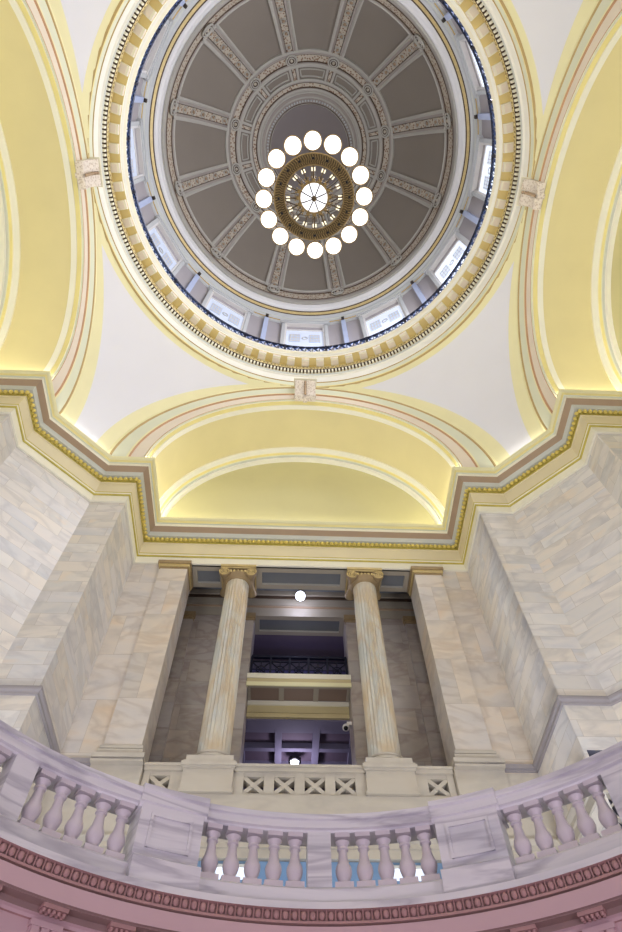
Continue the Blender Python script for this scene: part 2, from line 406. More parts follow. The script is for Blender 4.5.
# ------------------------------------------------------------------ drum
dp=[(5.15,15.13,'drum'),(5.15,20.86,'drumtrim'),(5.10,20.88,'drumtrim'),(5.10,21.02,'tan'),(5.07,21.04,'drumtrim'),(5.06,21.16,'grey'),(5.02,21.2,'drumtrim'),(5.0,21.3,'drumtrim'),(4.93,21.33,'ddark'),(4.90,21.36,'goldpale'),(4.83,21.40,'ddark'),(4.80,21.44,'dwhite'),(4.75,21.46,'dwhite'),(4.70,21.52,'dwhite'),(4.62,21.54,'dwhite'),(4.60,21.58,'dwhite'),(4.60,21.62,'dlight')]
w=MB(); rows=[[polar(2*PI*j/180,r,z) for j in range(180)] for r,z,_ in dp]
w.grid(rows,[p[2] for p in dp[:-1]],closed=True); struct(w.build('wall_drum',ang=25))
# gallery railing
gr=thing('gallery_railing','dark blue iron railing running round the gallery at the foot of the dome','railing',(0,0,15.13))
RR=4.12
def ringtube(w,r,z,t,m,n=144): w.tube([polar(2*PI*j/n,r,z) for j in range(n)],t,m,6,closed=True)
w=MB(); ringtube(w,RR,.46,.035,'navy'); w.build('top_rail',parent=gr)
w=MB(); ringtube(w,RR,.05,.028,'navy'); ringtube(w,RR,.12,.016,'navy'); w.build('bottom_rail',parent=gr)
w=MB(); n=144
for j in range(n):
    a,b=2*PI*j/n,2*PI*(j+1)/n
    w.tube([polar(a,RR,0),polar(a,RR,.46)],.012,'navy',4)
    w.tube([polar(a,RR,.12),polar(b,RR,.43)],.014,'navyl',4); w.tube([polar(b,RR,.12),polar(a,RR,.43)],.014,'navyl',4)
    w.ball(polar((a+b)/2,RR-.01,.275),.035,'navyl',6,4)
o=w.build('scrollwork',parent=gr,weld=False)
po=MB(); po.box(-.03,.03,RR-.03,RR+.03,0,.5,'navy'); p0=po.build('post',parent=gr,smooth=False); p0.rotation_euler=(0,0,-R(7.5))
for j in range(1,24):
    c=p0.copy(); C.objects.link(c); c.parent=gr; c.rotation_euler=(0,0,-R(7.5+15*j))
# drum windows every 30 degrees
wstr={0:.16,30:.4,60:.85,90:.95,120:.9,150:.6,180:.4,210:.3,240:.12,270:.08,300:.06,330:.10}
def cyl(a,r,dx,z): # dx tangential offset
    return (r*sin(a)+dx*cos(a),r*cos(a)-dx*sin(a),z)
for i in range(12):
    deg=30*i; a=R(deg); st=wstr[deg]
    wn=thing('window_%d'%(i+1),None,None,kind='structure')
    X=lambda x,y,z,a=a:(x*cos(a)+y*sin(a),-x*sin(a)+y*cos(a),z)
    wn.location=(0,0,CZ)
    w=MB()
    for s in (-1,1):
        xs=sorted([s*.66,s*.77]); w.box(xs[0],xs[1],4.98,5.14,15.15,20.6,'drumtrim',xf=X)
        xs=sorted([s*.60,s*.66]); w.box(xs[0],xs[1],5.02,5.14,15.15,20.55,'dwhite',xf=X)
    w.box(-.80,.80,4.95,5.14,20.6,20.72,'drumtrim',xf=X); w.box(-.77,.77,4.98,5.14,20.55,20.6,'dwhite',xf=X); w.box(-.84,.84,4.92,5.14,20.72,20.78,'drumtrim',xf=X)
    w.build('window_frame',parent=wn,smooth=False)
    em=emit('daylit_screen_%d'%i,(222,232,250),st); em2=emit('daylit_lattice_%d'%i,(196,208,228),st*.8)
    w=MB(); w.box(-.60,.60,5.06,5.10,18.2,19.98,em,xf=X); w.build('pane',parent=wn,smooth=False)
    w=MB()
    for s in (-1,1):
        w.box(*sorted([s*.14,s*.50]),5.045,5.06,18.85,19.6,em2,xf=X)
        for q in range(4):
            x=s*(.14+.36*(q+.5)/4); w.box(x-.01,x+.01,5.035,5.05,18.87,19.58,'dwhite',xf=X)
        for q in range(3):
            z=18.95+.28*q; w.box(*sorted([s*.15,s*.49]),5.035,5.05,z-.02,z+.02,'dwhite',xf=X)
    w.tube([X(.085*cos(2*PI*t/16),5.045,19.22+.11*sin(2*PI*t/16)) for t in range(16)],.02,'drumtrim',6,closed=True)
    w.build('grille',parent=wn,smooth=False)
    w=MB(); w.box(-.60,.60,5.10,5.13,19.98,20.55,'drum',xf=X); w.box(-.60,.60,5.03,5.10,19.98,20.06,'dwhite',xf=X); w.box(-.60,.60,5.06,5.12,15.2,18.2,'drumtrim',xf=X); w.build('transom',parent=wn,smooth=False)
# drum pilasters between windows
pt=thing('drum_pilaster','slender bluish white pilaster with dark bronze top, between two drum windows','pilaster',(0,0,0),group='slender pilasters round the drum wall')
w=MB(); w.box(-.075,.075,5.02,5.14,15.14,20.75,'pilw'); w.build('shaft',parent=pt,smooth=False)
w=MB(); w.box(-.05,.05,4.96,5.1,20.75,20.95,'bronze'); w.ball((0,4.97,20.78),.055,'bronze',8,6); w.build('bronze_cap',parent=pt)
pt.rotation_euler=(0,0,-R(15)); pt.location=(0,0,CZ)
for j in range(1,12): dup(pt,(0,0,0),-R(15+30*j))
# ------------------------------------------------------------------ dome
DR=4.6; DZ=21.55
def dpt(a,phi,r=DR):  # phi elevation
    return (r*cos(phi)*sin(a),r*cos(phi)*cos(a),DZ+r*sin(phi))
def phiR(Rr): return math.acos(min(1,Rr/DR))
w=MB(); rows=[[dpt(2*PI*j/120,(PI/2)*i/40*.9999) for j in range(120)] for i in range(41)]
w.grid(rows,['dome']*30+['domecap']*10,closed=True); dome=struct(w.build('ceiling_dome',ang=40))
def dring(name,bands,mats,n=120):
    """bands: (phi, radial lift)"""
    w=MB(); rows=[[dpt(2*PI*j/n,p,DR-l) for j in range(n)] for p,l in bands]
    w.grid(rows,mats,closed=True); return w.build(name,parent=dome,ang=25)
P1=phiR(4.54); P2=phiR(2.815); P3=phiR(1.57)
def bandprof(pc,hw,h=.05):
    e=.055/DR
    return [(pc-hw,0),(pc-hw,h*1.3),(pc-hw+e,h*1.5),(pc-hw+2*e,h),(pc-hw*.45-e,h),(pc-hw*.45,h*1.4),(pc-hw*.45+e*.6,h*.8),(pc+hw*.45-e*.6,h*.8),(pc+hw*.45,h*1.4),(pc+hw*.45+e,h),(pc+hw-2*e,h),(pc+hw-e,h*1.5),(pc+hw,h*1.3),(pc+hw,0)]
bm_=['dlight','dlight','dlight','dband','dband','ddark','dorn','ddark','dband','dband','dlight','dlight','dlight']
b1=[(0.005,0),(0.005,.05),(.03,.055),(.05,.03)]
dring('base_band',[(0.0,0),(0.0,.06),(.05,.07),(.06,.05),(P1-.075,.05),(P1-.068,.07),(P1-.06,.04),(P1+.035,.04),(P1+.042,.07),(P1+.05,.05),(P1+.075,.05),(P1+.082,.075),(P1+.095,.06),(P1+.095,0)],['dlight','dlight','dlight','dband','ddark','ddark','dorn','ddark','ddark','dband','dlight','dlight','dlight'])
dring('middle_band',bandprof(P2,.066),bm_)
PI_=phiR(2.05)
dring('inner_band',bandprof(PI_,.045),bm_)
dring('crown_moulding',[(PI_+.045,0),(PI_+.05,.05),(PI_+.06,.07),(PI_+.07,.03),(PI_+.085,.03),(PI_+.095,.07),(P3-.02,.06),(P3-.015,.03),(P3+.015,.03),(P3+.02,.05),(P3+.03,.0)],['dlight','dlight','dband','dband','dlight','dlight','ddark','dband','ddark','dlight'])
w=MB()
for j in range(96): w.ball(dpt(2*PI*j/96,P3,DR-.05),.036,'drumtrim',6,4)
o=w.build('crown_beads',parent=dome,weld=False)
def ribmesh(p0,p1,hw,a=0,taper=1.0,orn=True,h=.06):
    w=MB(); n=22; e=.055
    xs=[(-hw,0,'dlight'),(-hw,h*1.2,'dlight'),(-hw+e,h*1.4,'dlight'),(-hw+2*e,h*.8,'dband'),(-hw*.42-e,h*.8,'dband'),(-hw*.42,h*1.3,'ddark'),(-hw*.42+.02,h*.6,'dorn' if orn else 'dband'),(hw*.42-.02,h*.6,'ddark'),(hw*.42,h*1.3,'dband'),(hw*.42+e,h*.8,'dband'),(hw-2*e,h*.8,'dlight'),(hw-e,h*1.4,'dlight'),(hw,h*1.2,'dlight'),(hw,0,'dlight')]
    rows=[]
    for x,l,_ in xs:
        row=[]
        for i in range(n+1):
            f=p0+(p1-p0)*i/n; t=1-(1-taper)*i/n; r=DR-l
            X0=x*t; yy=r*cos(f); yy=math.sqrt(max(yy*yy-X0*X0,0)); row.append((X0,yy,DZ+r*sin(f)))
        rows.append(row)
    w.grid(rows,[q[2] for q in xs[:-1]]); return w
w=ribmesh(P1+.05,P2-.06,.34,taper=.82)
r0=w.build('rib',parent=dome,ang=25)
w=MB()
for i in range(6):
    f=P1+.10+(P2-.1-P1-.10)*i/5; r=DR-.06; sc=1-.2*i/5
    pts=[]
    for t in range(12):
        x=.10*sc*cos(2*PI*t/12); ff=f+.115/DR*sin(2*PI*t/12)*sc; y=math.sqrt((r*cos(ff))**2-x*x); pts.append((x,y,DZ+r*sin(ff)))
    w.tube(pts,.018,'dlight',5,closed=True)
    w.ball((0,r*cos(f),DZ+r*sin(f)),.05*sc,'brown',8,5)
ro0=w.build('rosette',parent=r0)
wm=MB()
def medal(w,f,rad,r):
    pts=[]
    for q in range(20):
        x=rad*cos(2*PI*q/20); ff=f+rad/DR*sin(2*PI*q/20); y=math.sqrt((r*cos(ff))**2-x*x); pts.append((x,y,DZ+r*sin(ff)))
    w.tube(pts,.03,'dlight',6,closed=True)
    pts2=[(p[0]*.72,p[1],p[2]) for p in pts]
    c=Vector((0,r*cos(f),DZ+r*sin(f))); pts3=[tuple(c+(Vector(p)-c)*.93) for p in pts]
    w.face(pts3,'ddark'); pts4=[tuple(c+(Vector(p)-c)*.62+Vector((0,-cos(f),-sin(f)))*.02) for p in pts]; w.tube(pts4,.022,'dlight',5,closed=True)
    w.ball(tuple(c),.06 if rad>.15 else .04,'dorn',8,5)
w=MB(); medal(w,P1+.0,.21,DR-.1); md1=w.build('medallion',parent=dome)
w=MB(); medal(w,P2,.18,DR-.09); md2=w.build('medallion',parent=dome)
w=ribmesh(P2+.06,PI_-.04,.17,taper=.85,orn=True,h=.05); r1=w.build('rib',parent=dome,ang=25)
for o_ in (r0,md1,md2,r1): o_.rotation_euler=(0,0,-R(15))
for j in range(1,12):
    for o_ in (r0,md1,md2,r1):
        c=o_.copy(); C.objects.link(c); c.parent=dome; c.rotation_euler=(0,0,-R(15+30*j))
        for g in o_.children:
            d=g.copy(); C.objects.link(d); d.parent=c
# panel edging between ribs: thin light frames
w=MB()
def frame(w,aw,pa,pb,t=.028,l=.02):
    for q in range(12):
        a=R(30*q)
        pts=[]
        for i in range(13): pts.append((-1,i/12))
        def pt(x,f):  # x signed half-width fn
            r=DR-l; h=aw(f); X0=x*h; yy=math.sqrt((r*cos(f))**2-X0*X0); return (X0*cos(a)+yy*sin(a),-X0*sin(a)+yy*cos(a),DZ+r*sin(f))
        loop_=[pt(-1,pa+(pb-pa)*i/12) for i in range(13)]+[pt(-1+2*i/8,pb) for i in range(1,8)]+[pt(1,pb-(pb-pa)*i/12) for i in range(13)]+[pt(1-2*i/8,pa) for i in range(1,8)]
        w.tube(loop_,t,'dlight',5,closed=True)
frame(w,lambda f:DR*cos(f)*sin(R(15))-.22,P2+.085,PI_-.06)
w.build('panel_moulding',parent=dome,weld=False)
# ------------------------------------------------------------------ chandelier
CH=11.09
ch=thing('chandelier','great round brass chandelier with sixteen lit globes hanging below the dome','chandelier',(0,0,CH))
w=MB(); w.lathe([(.64,-.03),(.66,0),(.655,.06),(.62,.08),(.52,.07),(.49,.05),(.485,0),(.50,-.03),(.64,-.03)],'brass',64,cap=False)
n=96
for j in range(n):
    a=2*PI*j/n
    w.tube([polar(a+.02*sin(t*2.1),.51+.13*t/4,-.04-.01*(t%2)) for t in range(5)],.007,'brassl',4)
ringtube(w,.655,-.03,.012,'brassl',64); ringtube(w,.49,-.03,.012,'brassl',64)
w.build('openwork_ring',parent=ch,weld=False)
OFF=R(3.7)
def rz_copy(o,j,n): 
    c=o.copy(); C.objects.link(c); c.parent=o.parent; c.rotation_euler=(0,0,-2*PI*j/n-OFF)
    for g in o.children:
        d=g.copy(); C.objects.link(d); d.parent=c
w=MB(); w.ball((0,.83,0),.133,'globe',24,16); g0=w.build('globe',parent=ch)
w=MB(); w.lathe([(.0,.16),(.05,.16),(.075,.135),(.085,.115)],'brass',16,c=(0,.83),cap=False); w.tube([(0,.65,.03),(0,.72,.0),(0,.76,.08),(0,.82,.17)],.012,'brass',6)
w.tube([(.14*cos(2*PI*t/24),.83+.14*sin(2*PI*t/24),-.01) for t in range(24)],.0085,'brassl',6,closed=True); w.build('globe_fitter',parent=g0)
w=MB(); w.ball((0,.585,-.04),.024,'black',8,6); b0=w.build('boss',parent=ch)
w=MB(); w.tube([(0,.23,.02),(0,.3,-.01),(0,.38,.02),(0,.5,.03)],.011,'brass',6); w.ball((0,.27,0),.03,'brassl',8,6,sc=(1.3,1,1)); w.ball((.03,.31,.0),.016,'brassl',6,4); w.ball((-.03,.31,.0),.016,'brassl',6,4)
a0_=w.build('arm',parent=ch)
w=MB()
for s in (-1,1): w.tube([(s*.022,.40,-.05),(s*.022,.455,-.04)],.010,'candle',6)
w.build('candle',parent=a0_)
for j in range(1,16):
    for o_ in (g0,b0,a0_): rz_copy(o_,j,16)
for o_ in (g0,b0,a0_): o_.rotation_euler=(0,0,-OFF)
w=MB(); w.lathe([(0,-.13),(.06,-.125),(.12,-.11),(.18,-.075),(.215,-.03),(.225,0)],'bowl',48,cap=False); bw=w.build('glass_bowl',parent=ch)
w=MB(); ringtube(w,.235,0,.02,'brassl',48)
for j in range(8):
    a=2*PI*(j+.5)/8; w.tube([polar(a,.03,-.145),polar(a,.12,-.125),polar(a,.19,-.088),polar(a,.232,-.0)],.009,'bronze',6)
w.ball((0,0,-.14),.045,'brass',12,8,sc=(1,1,.6)); w.build('bowl_frame',parent=ch)
w=MB(); w.lathe([(.235,0),(.2,.1),(.12,.2),(.05,.35),(.04,.6),(.07,.7),(.03,.8),(.0,.85)],'brass',24,cap=False)
for j in range(8):
    a=2*PI*j/8; w.tube([polar(a,.55,.06),polar(a,.35,.5),polar(a,.05,.8)],.008,'brass',5)
w.build('stem',parent=ch)
w=MB(); n=60
w.tube([(0,0,.85),(0,0,26.1-CH)],.02,'brass',6); w.build('chain',parent=ch)
# ------------------------------------------------------------------ front bay: columns, pedestals, antae
def column():
    t=thing('ionic_column','','column',(0,0,0))
    CY=0
    w=MB(); nf=24; per=6; rows=[]
    zz=[(0,.228),(.03,.226),(.2,.226),(.8,.224),(1.6,.222),(2.4,.217),(3.0,.213),(3.44,.21),(3.48,.215)]
    for z,r in zz:
        row=[]
        for j in range(nf*per):
            a=2*PI*j/(nf*per); u=(j%per)/per; dep=.022*max(0,sin(PI*min(1,max(0,(u-.1)/.8)))) if .03<z<3.44 else 0
            row.append(((r-dep)*sin(a),(r-dep)*cos(a),z*1.024+5.15))
        rows.append(row)
    w.grid(rows,'column',closed=True); w.build('shaft',parent=t,ang=50)
    w=MB(); w.lathe([(.28,5.03),(.30,5.045),(.30,5.07),(.28,5.09),(.26,5.095),(.255,5.11),(.27,5.12),(.272,5.135),(.26,5.148),(.228,5.15)],'pale',48)
    w.box(-.305,.305,-.305,.305,4.96,5.03,'pale'); w.build('base',parent=t,ang=30)
    w=MB()
    w.lathe([(.21,8.66),(.23,8.665),(.23,8.68),(.215,8.69),(.25,8.72),(.28,8.76),(.29,8.79)],'capg',36)
    w.box(-.30,.30,-.27,.27,8.88,8.905,'capg'); w.box(-.325,.325,-.30,.30,8.905,8.955,'goldpale')
    w.box(-.2,.2,-.2,.2,8.79,8.88,'capg')
    for s in (-1,1):
        w.lathe([(.105,-.27),(.105,-.235),(.06,-.13),(.045,0),(.06,.13),(.105,.235),(.105,.27)],'capg',24,xf=lambda x,y,z,s=s:(s*.24+x,z,8.785+y))
        for f in (-1,1):
            sp=[]
            for q in range(34):
                th=q/33*2.3*2*PI; rr=.102-.085*q/33; sp.append((s*.24+s*rr*sin(th),f*.275,8.785+rr*cos(th)))
            w.tube(sp,.0125,'goldpale',5); w.ball((s*.24,f*.275,8.785),.022,'goldpale',8,5)
            
    for f in (-1,1):
        w.tube([(-.235,f*.275,8.885),(0,f*.285,8.87),(.235,f*.275,8.885)],.014,'goldpale',5)
        for q in range(5): w.ball((-.13+.065*q,f*.27,8.80),.03,'goldpale',8,5,sc=(.9,.6,1.1))
    w.build('capital',parent=t,ang=40)
    return t
COLX=1.17; CYY=6.34
c0=column(); c0['label']='fluted ionic column with carved gilt capital, left of the front opening'; c0['group']='columns of the front opening'
c0.location=(-COLX*S,CYY*S,CZ)
dup(c0,(COLX,CYY,0),0,'fluted ionic column with carved gilt capital, right of the front opening')
def pedestal():
    t=thing('column_pedestal','','pedestal',(0,0,0))
    w=MB(); w.box(-.32,.32,-.285,.285,4.575,4.85,'pale'); w.box(-.335,.335,-.30,.31,4.535,4.575,'pale'); w.build('body',parent=t,smooth=False)
    w=MB(); w.box(-.335,.335,-.305,.305,4.85,4.88,'pale'); w.box(-.355,.355,-.33,.33,4.88,4.93,'pale'); w.box(-.335,.335,-.31,.31,4.93,4.96,'pale'); w.build('cap_moulding',parent=t,smooth=False)
    return t
p0=pedestal(); p0['label']='square marble pedestal under the left fluted column'; p0['group']='pedestals of the front columns'; p0.location=(-COLX*S,CYY*S,CZ)
dup(p0,(COLX,CYY,0),0,'square marble pedestal under the right fluted column')
def anta():
    t=thing('pilaster','','pilaster',(0,0,0))
    w=MB(); w.box(-.25,.25,-.05,.5,5.16,8.78,'wallwarm'); w.build('shaft',parent=t,smooth=False)
    w=MB(); w.box(-.335,.245,-.05,.5,4.535,4.9,'wallwarm') if 0 else w.box(-.33,.33,-.05,.45,4.535,4.88,'pale')
    w.box(-.33,.33,-.14,.48,4.87,4.90,'pale'); w.box(-.30,.30,-.11,.48,4.90,4.925,'course'); w.box(-.335,.335,-.145,.48,4.925,4.985,'pale'); w.box(-.285,.285,-.09,.48,4.985,5.0,'course'); w.box(-.295,.295,-.10,.48,5.0,5.07,'pale'); w.box(-.262,.262,-.065,.48,5.07,5.09,'course'); w.box(-.28,.28,-.085,.48,5.09,5.13,'pale'); w.box(-.26,.26,-.06,.48,5.13,5.16,'pale'); w.build('base',parent=t,smooth=False)  # greyed recessed layers paint shadow lines between the base steps
    w=MB(); w.box(-.26,.26,-.06,.5,8.78,8.82,'capg'); w.box(-.28,.28,-.085,.5,8.82,8.88,'goldpale'); w.box(-.30,.30,-.11,.5,8.88,8.955,'capg'); w.build('cap',parent=t,smooth=False)
    return t
q0=anta(); q0['label']='flat marble pilaster with gilt cap closing the left end of the column screen'; q0['group']='pilasters ending the column screen'; q0.location=(-2.335*S,D2*S,CZ)
dup(q0,(2.335,D2,0),0,'flat marble pilaster with gilt cap closing the right end of the column screen')
# parapet of pierced X panels
def parapet(x0,x1,xs,label,group):
    t=thing('lattice_parapet',label,'parapet',(0,0,0),group=group)
    w=MB(); w.box(x0,x1,D2+.0,D2+.36,4.85,4.90,'pale'); w.box(x0,x1,D2-.025,D2+.38,4.90,4.935,'pale'); w.build('handrail',parent=t,smooth=False)
    e=[x0]
    for x in xs: e+=[x-.13,x+.13]
    e.append(x1)
    for i in range(0,len(e),2):
        w=MB(); w.box(e[i],e[i+1],D2+.04,D2+.24,4.53,4.85,'pale'); w.build('post',parent=t,smooth=False)
    for x in xs:
        w=MB(); w.box(x-.13,x+.13,D2+.05,D2+.2,4.80,4.85,'pale'); w.box(x-.13,x+.13,D2+.05,D2+.2,4.53,4.58,'pale')
        for s in (-1,1):
            p=Vector((x-.13,0,4.69-.11*s)); q=Vector((x+.13,0,4.69+.11*s)); d=(q-p).normalized(); nn=Vector((-d.z,0,d.x))*.026
            f0=[p+nn,q+nn,q-nn,p-nn]
            y0,y1=D2+.06+.003*s,D2+.18
            A=[(v.x,y0,v.z) for v in f0]; B=[(v.x,y1,v.z) for v in f0]
            w.face(A[::-1],'pale'); w.face(B,'pale')
            for i in range(4): w.face([A[i],A[(i+1)%4],B[(i+1)%4],B[i]],'pale')
        w.box(x-.035,x+.035,D2+.052,D2+.19,4.655,4.725,'pale')
        w.build('lattice_panel',parent=t,smooth=False)
    return t
parapet(-.855,.855,[-.585,-.195,.195,.585],'low stone parapet with four pierced X panels between the two column pedestals','pierced stone parapets')
parapet(-1.998,-1.485,[-1.78],'short stone parapet with one pierced X panel left of the left pedestal','pierced stone parapets')
parapet(1.485,1.998,[1.78],'short stone parapet with one pierced X panel right of the right pedestal','pierced stone parapets')
# recess lattice on the right
w=MB(); t=thing('recess_grille','small pierced stone X grille in the dark recess of the right pier','grille',(3.29,B2+.1,3.2))
for s in (-1,1):
    for i in (-1,0,1):
        zc=.25*i+.3; w.box(-.13,.13,-.03,.03,zc-.012,zc+.012,'pale',xf=lambda x,y,z,s=s,zc=zc:(x,y,zc+(z-zc)+s*x*.9))
w.build('lattice',parent=t,smooth=False)
w=MB(); w.box(-.13,.13,-.05,.05,.66,.70,'pale'); w.box(-.13,.13,-.05,.05,-.1,-.06,'pale'); w.box(-.13,-.11,-.05,.05,-.1,.7,'pale'); w.box(.11,.13,-.05,.05,-.1,.7,'pale'); w.build('frame',parent=t,smooth=False)
# ------------------------------------------------------------------ column screen beam and corridor behind
w=MB()
YB0,YB1=D2,6.62; YS0,YS1=7.33,7.83; CW=3.1; CEIL=9.78
def beam_soffit(w,x0,x1,y0,y1,z,mf,mp,bd=.09,dep=.05):
    """recessed panel in a beam soffit"""
    w.face([(x0,y0,z),(x1,y0,z),(x1-bd,y0+bd,z),(x0+bd,y0+bd,z)],mf); w.face([(x1,y0,z),(x1,y1,z),(x1-bd,y1-bd,z),(x1-bd,y0+bd,z)],mf)
    w.face([(x1,y1,z),(x0,y1,z),(x0+bd,y1-bd,z),(x1-bd,y1-bd,z)],mf); w.face([(x0,y1,z),(x0,y0,z),(x0+bd,y0+bd,z),(x0+bd,y1-bd,z)],mf)
    a=[(x0+bd,y0+bd),(x1-bd,y0+bd),(x1-bd,y1-bd),(x0+bd,y1-bd)]
    for i in range(4):
        p,q=a[i],a[(i+1)%4]; w.face([(p[0],p[1],z),(q[0],q[1],z),(q[0],q[1],z+dep),(p[0],p[1],z+dep)],'dlight')
    w.face([(x,y,z+dep) for x,y in a],mp)
for x0,x1 in ((-2.05,-1.43),(-1.43,-.84),(-.84,.84),(.84,1.43),(1.43,2.05)): beam_soffit(w,x0,x1,YB0+.035,YB1,8.96,'beam','panel' if abs(x0+x1)>3 or abs(x0)<1 else 'beam',.1 if abs(x0)<1 or abs(x0+x1)>3 else .05)
w.box(-CW,CW,YB0+.3,YB1,9.02,CEIL,'beam')
# faces with mouldings in the corridor
for yy,sg in ((YB1,1),(YS0,-1)):
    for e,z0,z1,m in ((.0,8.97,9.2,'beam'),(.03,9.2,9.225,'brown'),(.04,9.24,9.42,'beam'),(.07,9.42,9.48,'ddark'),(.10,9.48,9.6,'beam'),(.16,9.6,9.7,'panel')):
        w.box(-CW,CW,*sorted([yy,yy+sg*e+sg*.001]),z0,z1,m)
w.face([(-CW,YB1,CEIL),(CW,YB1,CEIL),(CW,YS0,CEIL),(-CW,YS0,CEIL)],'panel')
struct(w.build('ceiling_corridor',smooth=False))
w=MB()  # back screen
HW=.885
for s in (-1,1):
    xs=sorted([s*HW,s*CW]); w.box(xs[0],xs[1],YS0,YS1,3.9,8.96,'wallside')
w.box(-CW,CW,YS0,YS1,9.02,CEIL,'beam')
beam_soffit(w,-HW,HW,YS0,YS1,8.96,'beam','panel',.09)
struct(w.build('wall_corridor',smooth=False)); w=MB()
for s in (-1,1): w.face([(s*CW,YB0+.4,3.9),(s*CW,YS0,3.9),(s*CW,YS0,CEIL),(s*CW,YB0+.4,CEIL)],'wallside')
w.face([(-CW,YB0+.4,4.5),(CW,YB0+.4,4.5),(CW,YS0,4.5),(-CW,YS0,4.5)],'floor')
struct(w.build('floor_corridor',smooth=False))
def cpil():
    t=thing('corridor_pilaster','','pilaster')
    w=MB(); w.box(-.19,.19,-.06,.0,4.5,8.78,'wallside'); w.build('shaft',parent=t,smooth=False)
    w=MB(); w.box(-.2,.2,-.075,.0,8.78,8.84,'capg'); w.box(-.22,.22,-.095,.0,8.84,8.955,'capg'); w.build('cap',parent=t,smooth=False)
    return t
cp=cpil(); labs=['marble pilaster with dull gold cap beside the left jamb of the rear opening','marble pilaster with dull gold cap beside the right jamb of the rear opening','marble pilaster in the shaded corridor behind the left bay of the column screen','marble pilaster in the shaded corridor behind the right bay of the column screen']
for i,x in enumerate((-1.08,1.08,-2.25,2.25)):
    if i==0: cp.location=(x*S,YS0*S,CZ); cp['label']=labs[0]; cp['group']='pilasters on the corridor wall'
    else: dup(cp,(x,YS0,0),0,labs[i])
# upper room and lower room behind the rear opening
w=MB(); RX=2.2; YE=11.0
w.face([(-RX,YS1,8.97),(RX,YS1,8.97),(RX,YE,8.97),(-RX,YE,8.97)],'purple'); w.face([(-RX,YE,4.5),(RX,YE,4.5),(RX,YE,8.97),(-RX,YE,8.97)],'purple')
for s in (-1,1): w.face([(s*RX,YS1,4.5),(s*RX,YE,4.5),(s*RX,YE,8.97),(s*RX,YS1,8.97)],'purpled')
w.box(-RX,RX,8.6,9.0,8.75,8.965,'purpled')
struct(w.build('wall_rear_room',smooth=False))
w=MB()   # coffered ceiling of the lower rear room
zl=6.86
w.box(-RX,RX,7.95,YE,zl+.12,7.1,'purple')
for i in range(-3,4):
    x=-.0+.66*i+.33; w.box(x-.06,x+.06,7.95,YE,zl,zl+.12,'purpled')
for j in range(7):
    y=8.0+.52*j; w.box(-RX,RX,y-.05,y+.05,zl+.01,zl+.12,'purpled')
struct(w.build('ceiling_rear_room',smooth=False))
# projecting balcony slab + iron railing + beam
t=thing('balcony_slab','cream edged balcony slab spanning the rear opening, with coffered brown underside','balcony',(0,0,0))
w=MB(); w.box(-.905,.905,7.235,7.3,7.36,7.46,'cream'); w.box(-.90,.90,7.25,7.34,7.28,7.36,'ochre'); w.box(-.905,.905,7.24,7.3,7.2,7.28,'band'); w.build('fascia',parent=t,smooth=False)
w=MB()
w.box(-.88,.88,7.3,7.7,7.22,7.46,'taupe')
for x0,x1 in ((-.88,-.30),(-.30,.30),(.30,.88)): beam_soffit(w,x0,x1,7.26,7.69,7.195,'beam','taupe',.045,.024)
w.build('soffit',parent=t,smooth=False)
w=MB(); w.box(-.88,.88,7.66,7.9,6.98,7.2,'ochre'); w.box(-.88,.88,7.63,7.9,7.12,7.2,'cream'); w.box(-.88,.88,7.65,7.9,6.88,6.96,'ochre'); w.box(-.88,.88,7.7,7.95,6.86,6.98,'purpled'); w.build('beam',parent=t,smooth=False)
t=thing('balcony_railing','dark iron railing with crossed bars on the cream balcony slab in the rear opening','railing',(0,7.42,7.46))
w=MB(); w.box(-.87,.87,-.025,.025,.51,.56,'iron'); w.build('top_rail',parent=t,smooth=False)
w=MB(); w.box(-.87,.87,-.015,.015,.05,.08,'iron'); w.box(-.87,.87,-.012,.012,.42,.44,'iron'); w.build('bottom_rail',parent=t,smooth=False)
n=5
for i in range(n+1):
    x=-.86+1.72*i/n; w=MB(); w.box(x-.02,x+.02,-.02,.02,0,.53,'iron'); w.build('post',parent=t,smooth=False)
for i in range(n):
    w=MB(); x0=-.86+1.72*i/n; x1=-.86+1.72*(i+1)/n; xm=(x0+x1)/2; zm=.245
    w.tube([(x0,0,.07),(x1,0,.42)],.012,'iron',5); w.tube([(x1,0,.07),(x0,0,.42)],.012,'iron',5)
    w.tube([(xm,0,.07),(xm,0,.42)],.01,'iron',5); w.tube([(x0,0,zm),(x1,0,zm)],.01,'iron',5)
    w.tube([(xm+.08*cos(2*PI*q/16),0,zm+.08*sin(2*PI*q/16)) for q in range(16)],.01,'iron',5,closed=True)
    w.build('crossed_panel',parent=t)
# lamps and camera
t=thing('globe_lamp','lit white globe lamp hanging in the corridor between the two column capitals','lamp',(-.0,7.0,9.2))
w=MB(); w.ball((0,0,0),.095,'coolglobe',20,14); w.build('globe',parent=t)
w=MB(); w.lathe([(.05,.085),(.06,.10),(.05,.15),(.0,.17)],'bronze',16,cap=False); w.tube([(0,0,.16),(0,0,.575)],.012,'bronze',6); w.build('stem',parent=t)
t=thing('ceiling_lamp','lit drum lamp with dark band under the purple coffered ceiling','lamp',(-.03,8.72,6.74))
w=MB(); w.lathe([(0,-.02),(.04,-.02),(.07,0),(.075,.05)],'coolglobe',20,cap=False); w.build('lamp_shade',parent=t)
w=MB(); w.lathe([(.09,.02),(.115,.03),(.115,.09),(.06,.12),(.03,.12),(.0,.12)],'black',20,cap=False); w.build('dark_band',parent=t)
t=thing('security_camera','small white security camera on the right jamb below the balcony beam','camera',(.80,7.27,6.42))
w=MB(); w.box(-.02,.06,-.03,.05,.02,.08,'camw'); w.tube([(0,0,.03),(-.03,-.03,-.02)],.018,'camw',8); w.build('mount',parent=t)
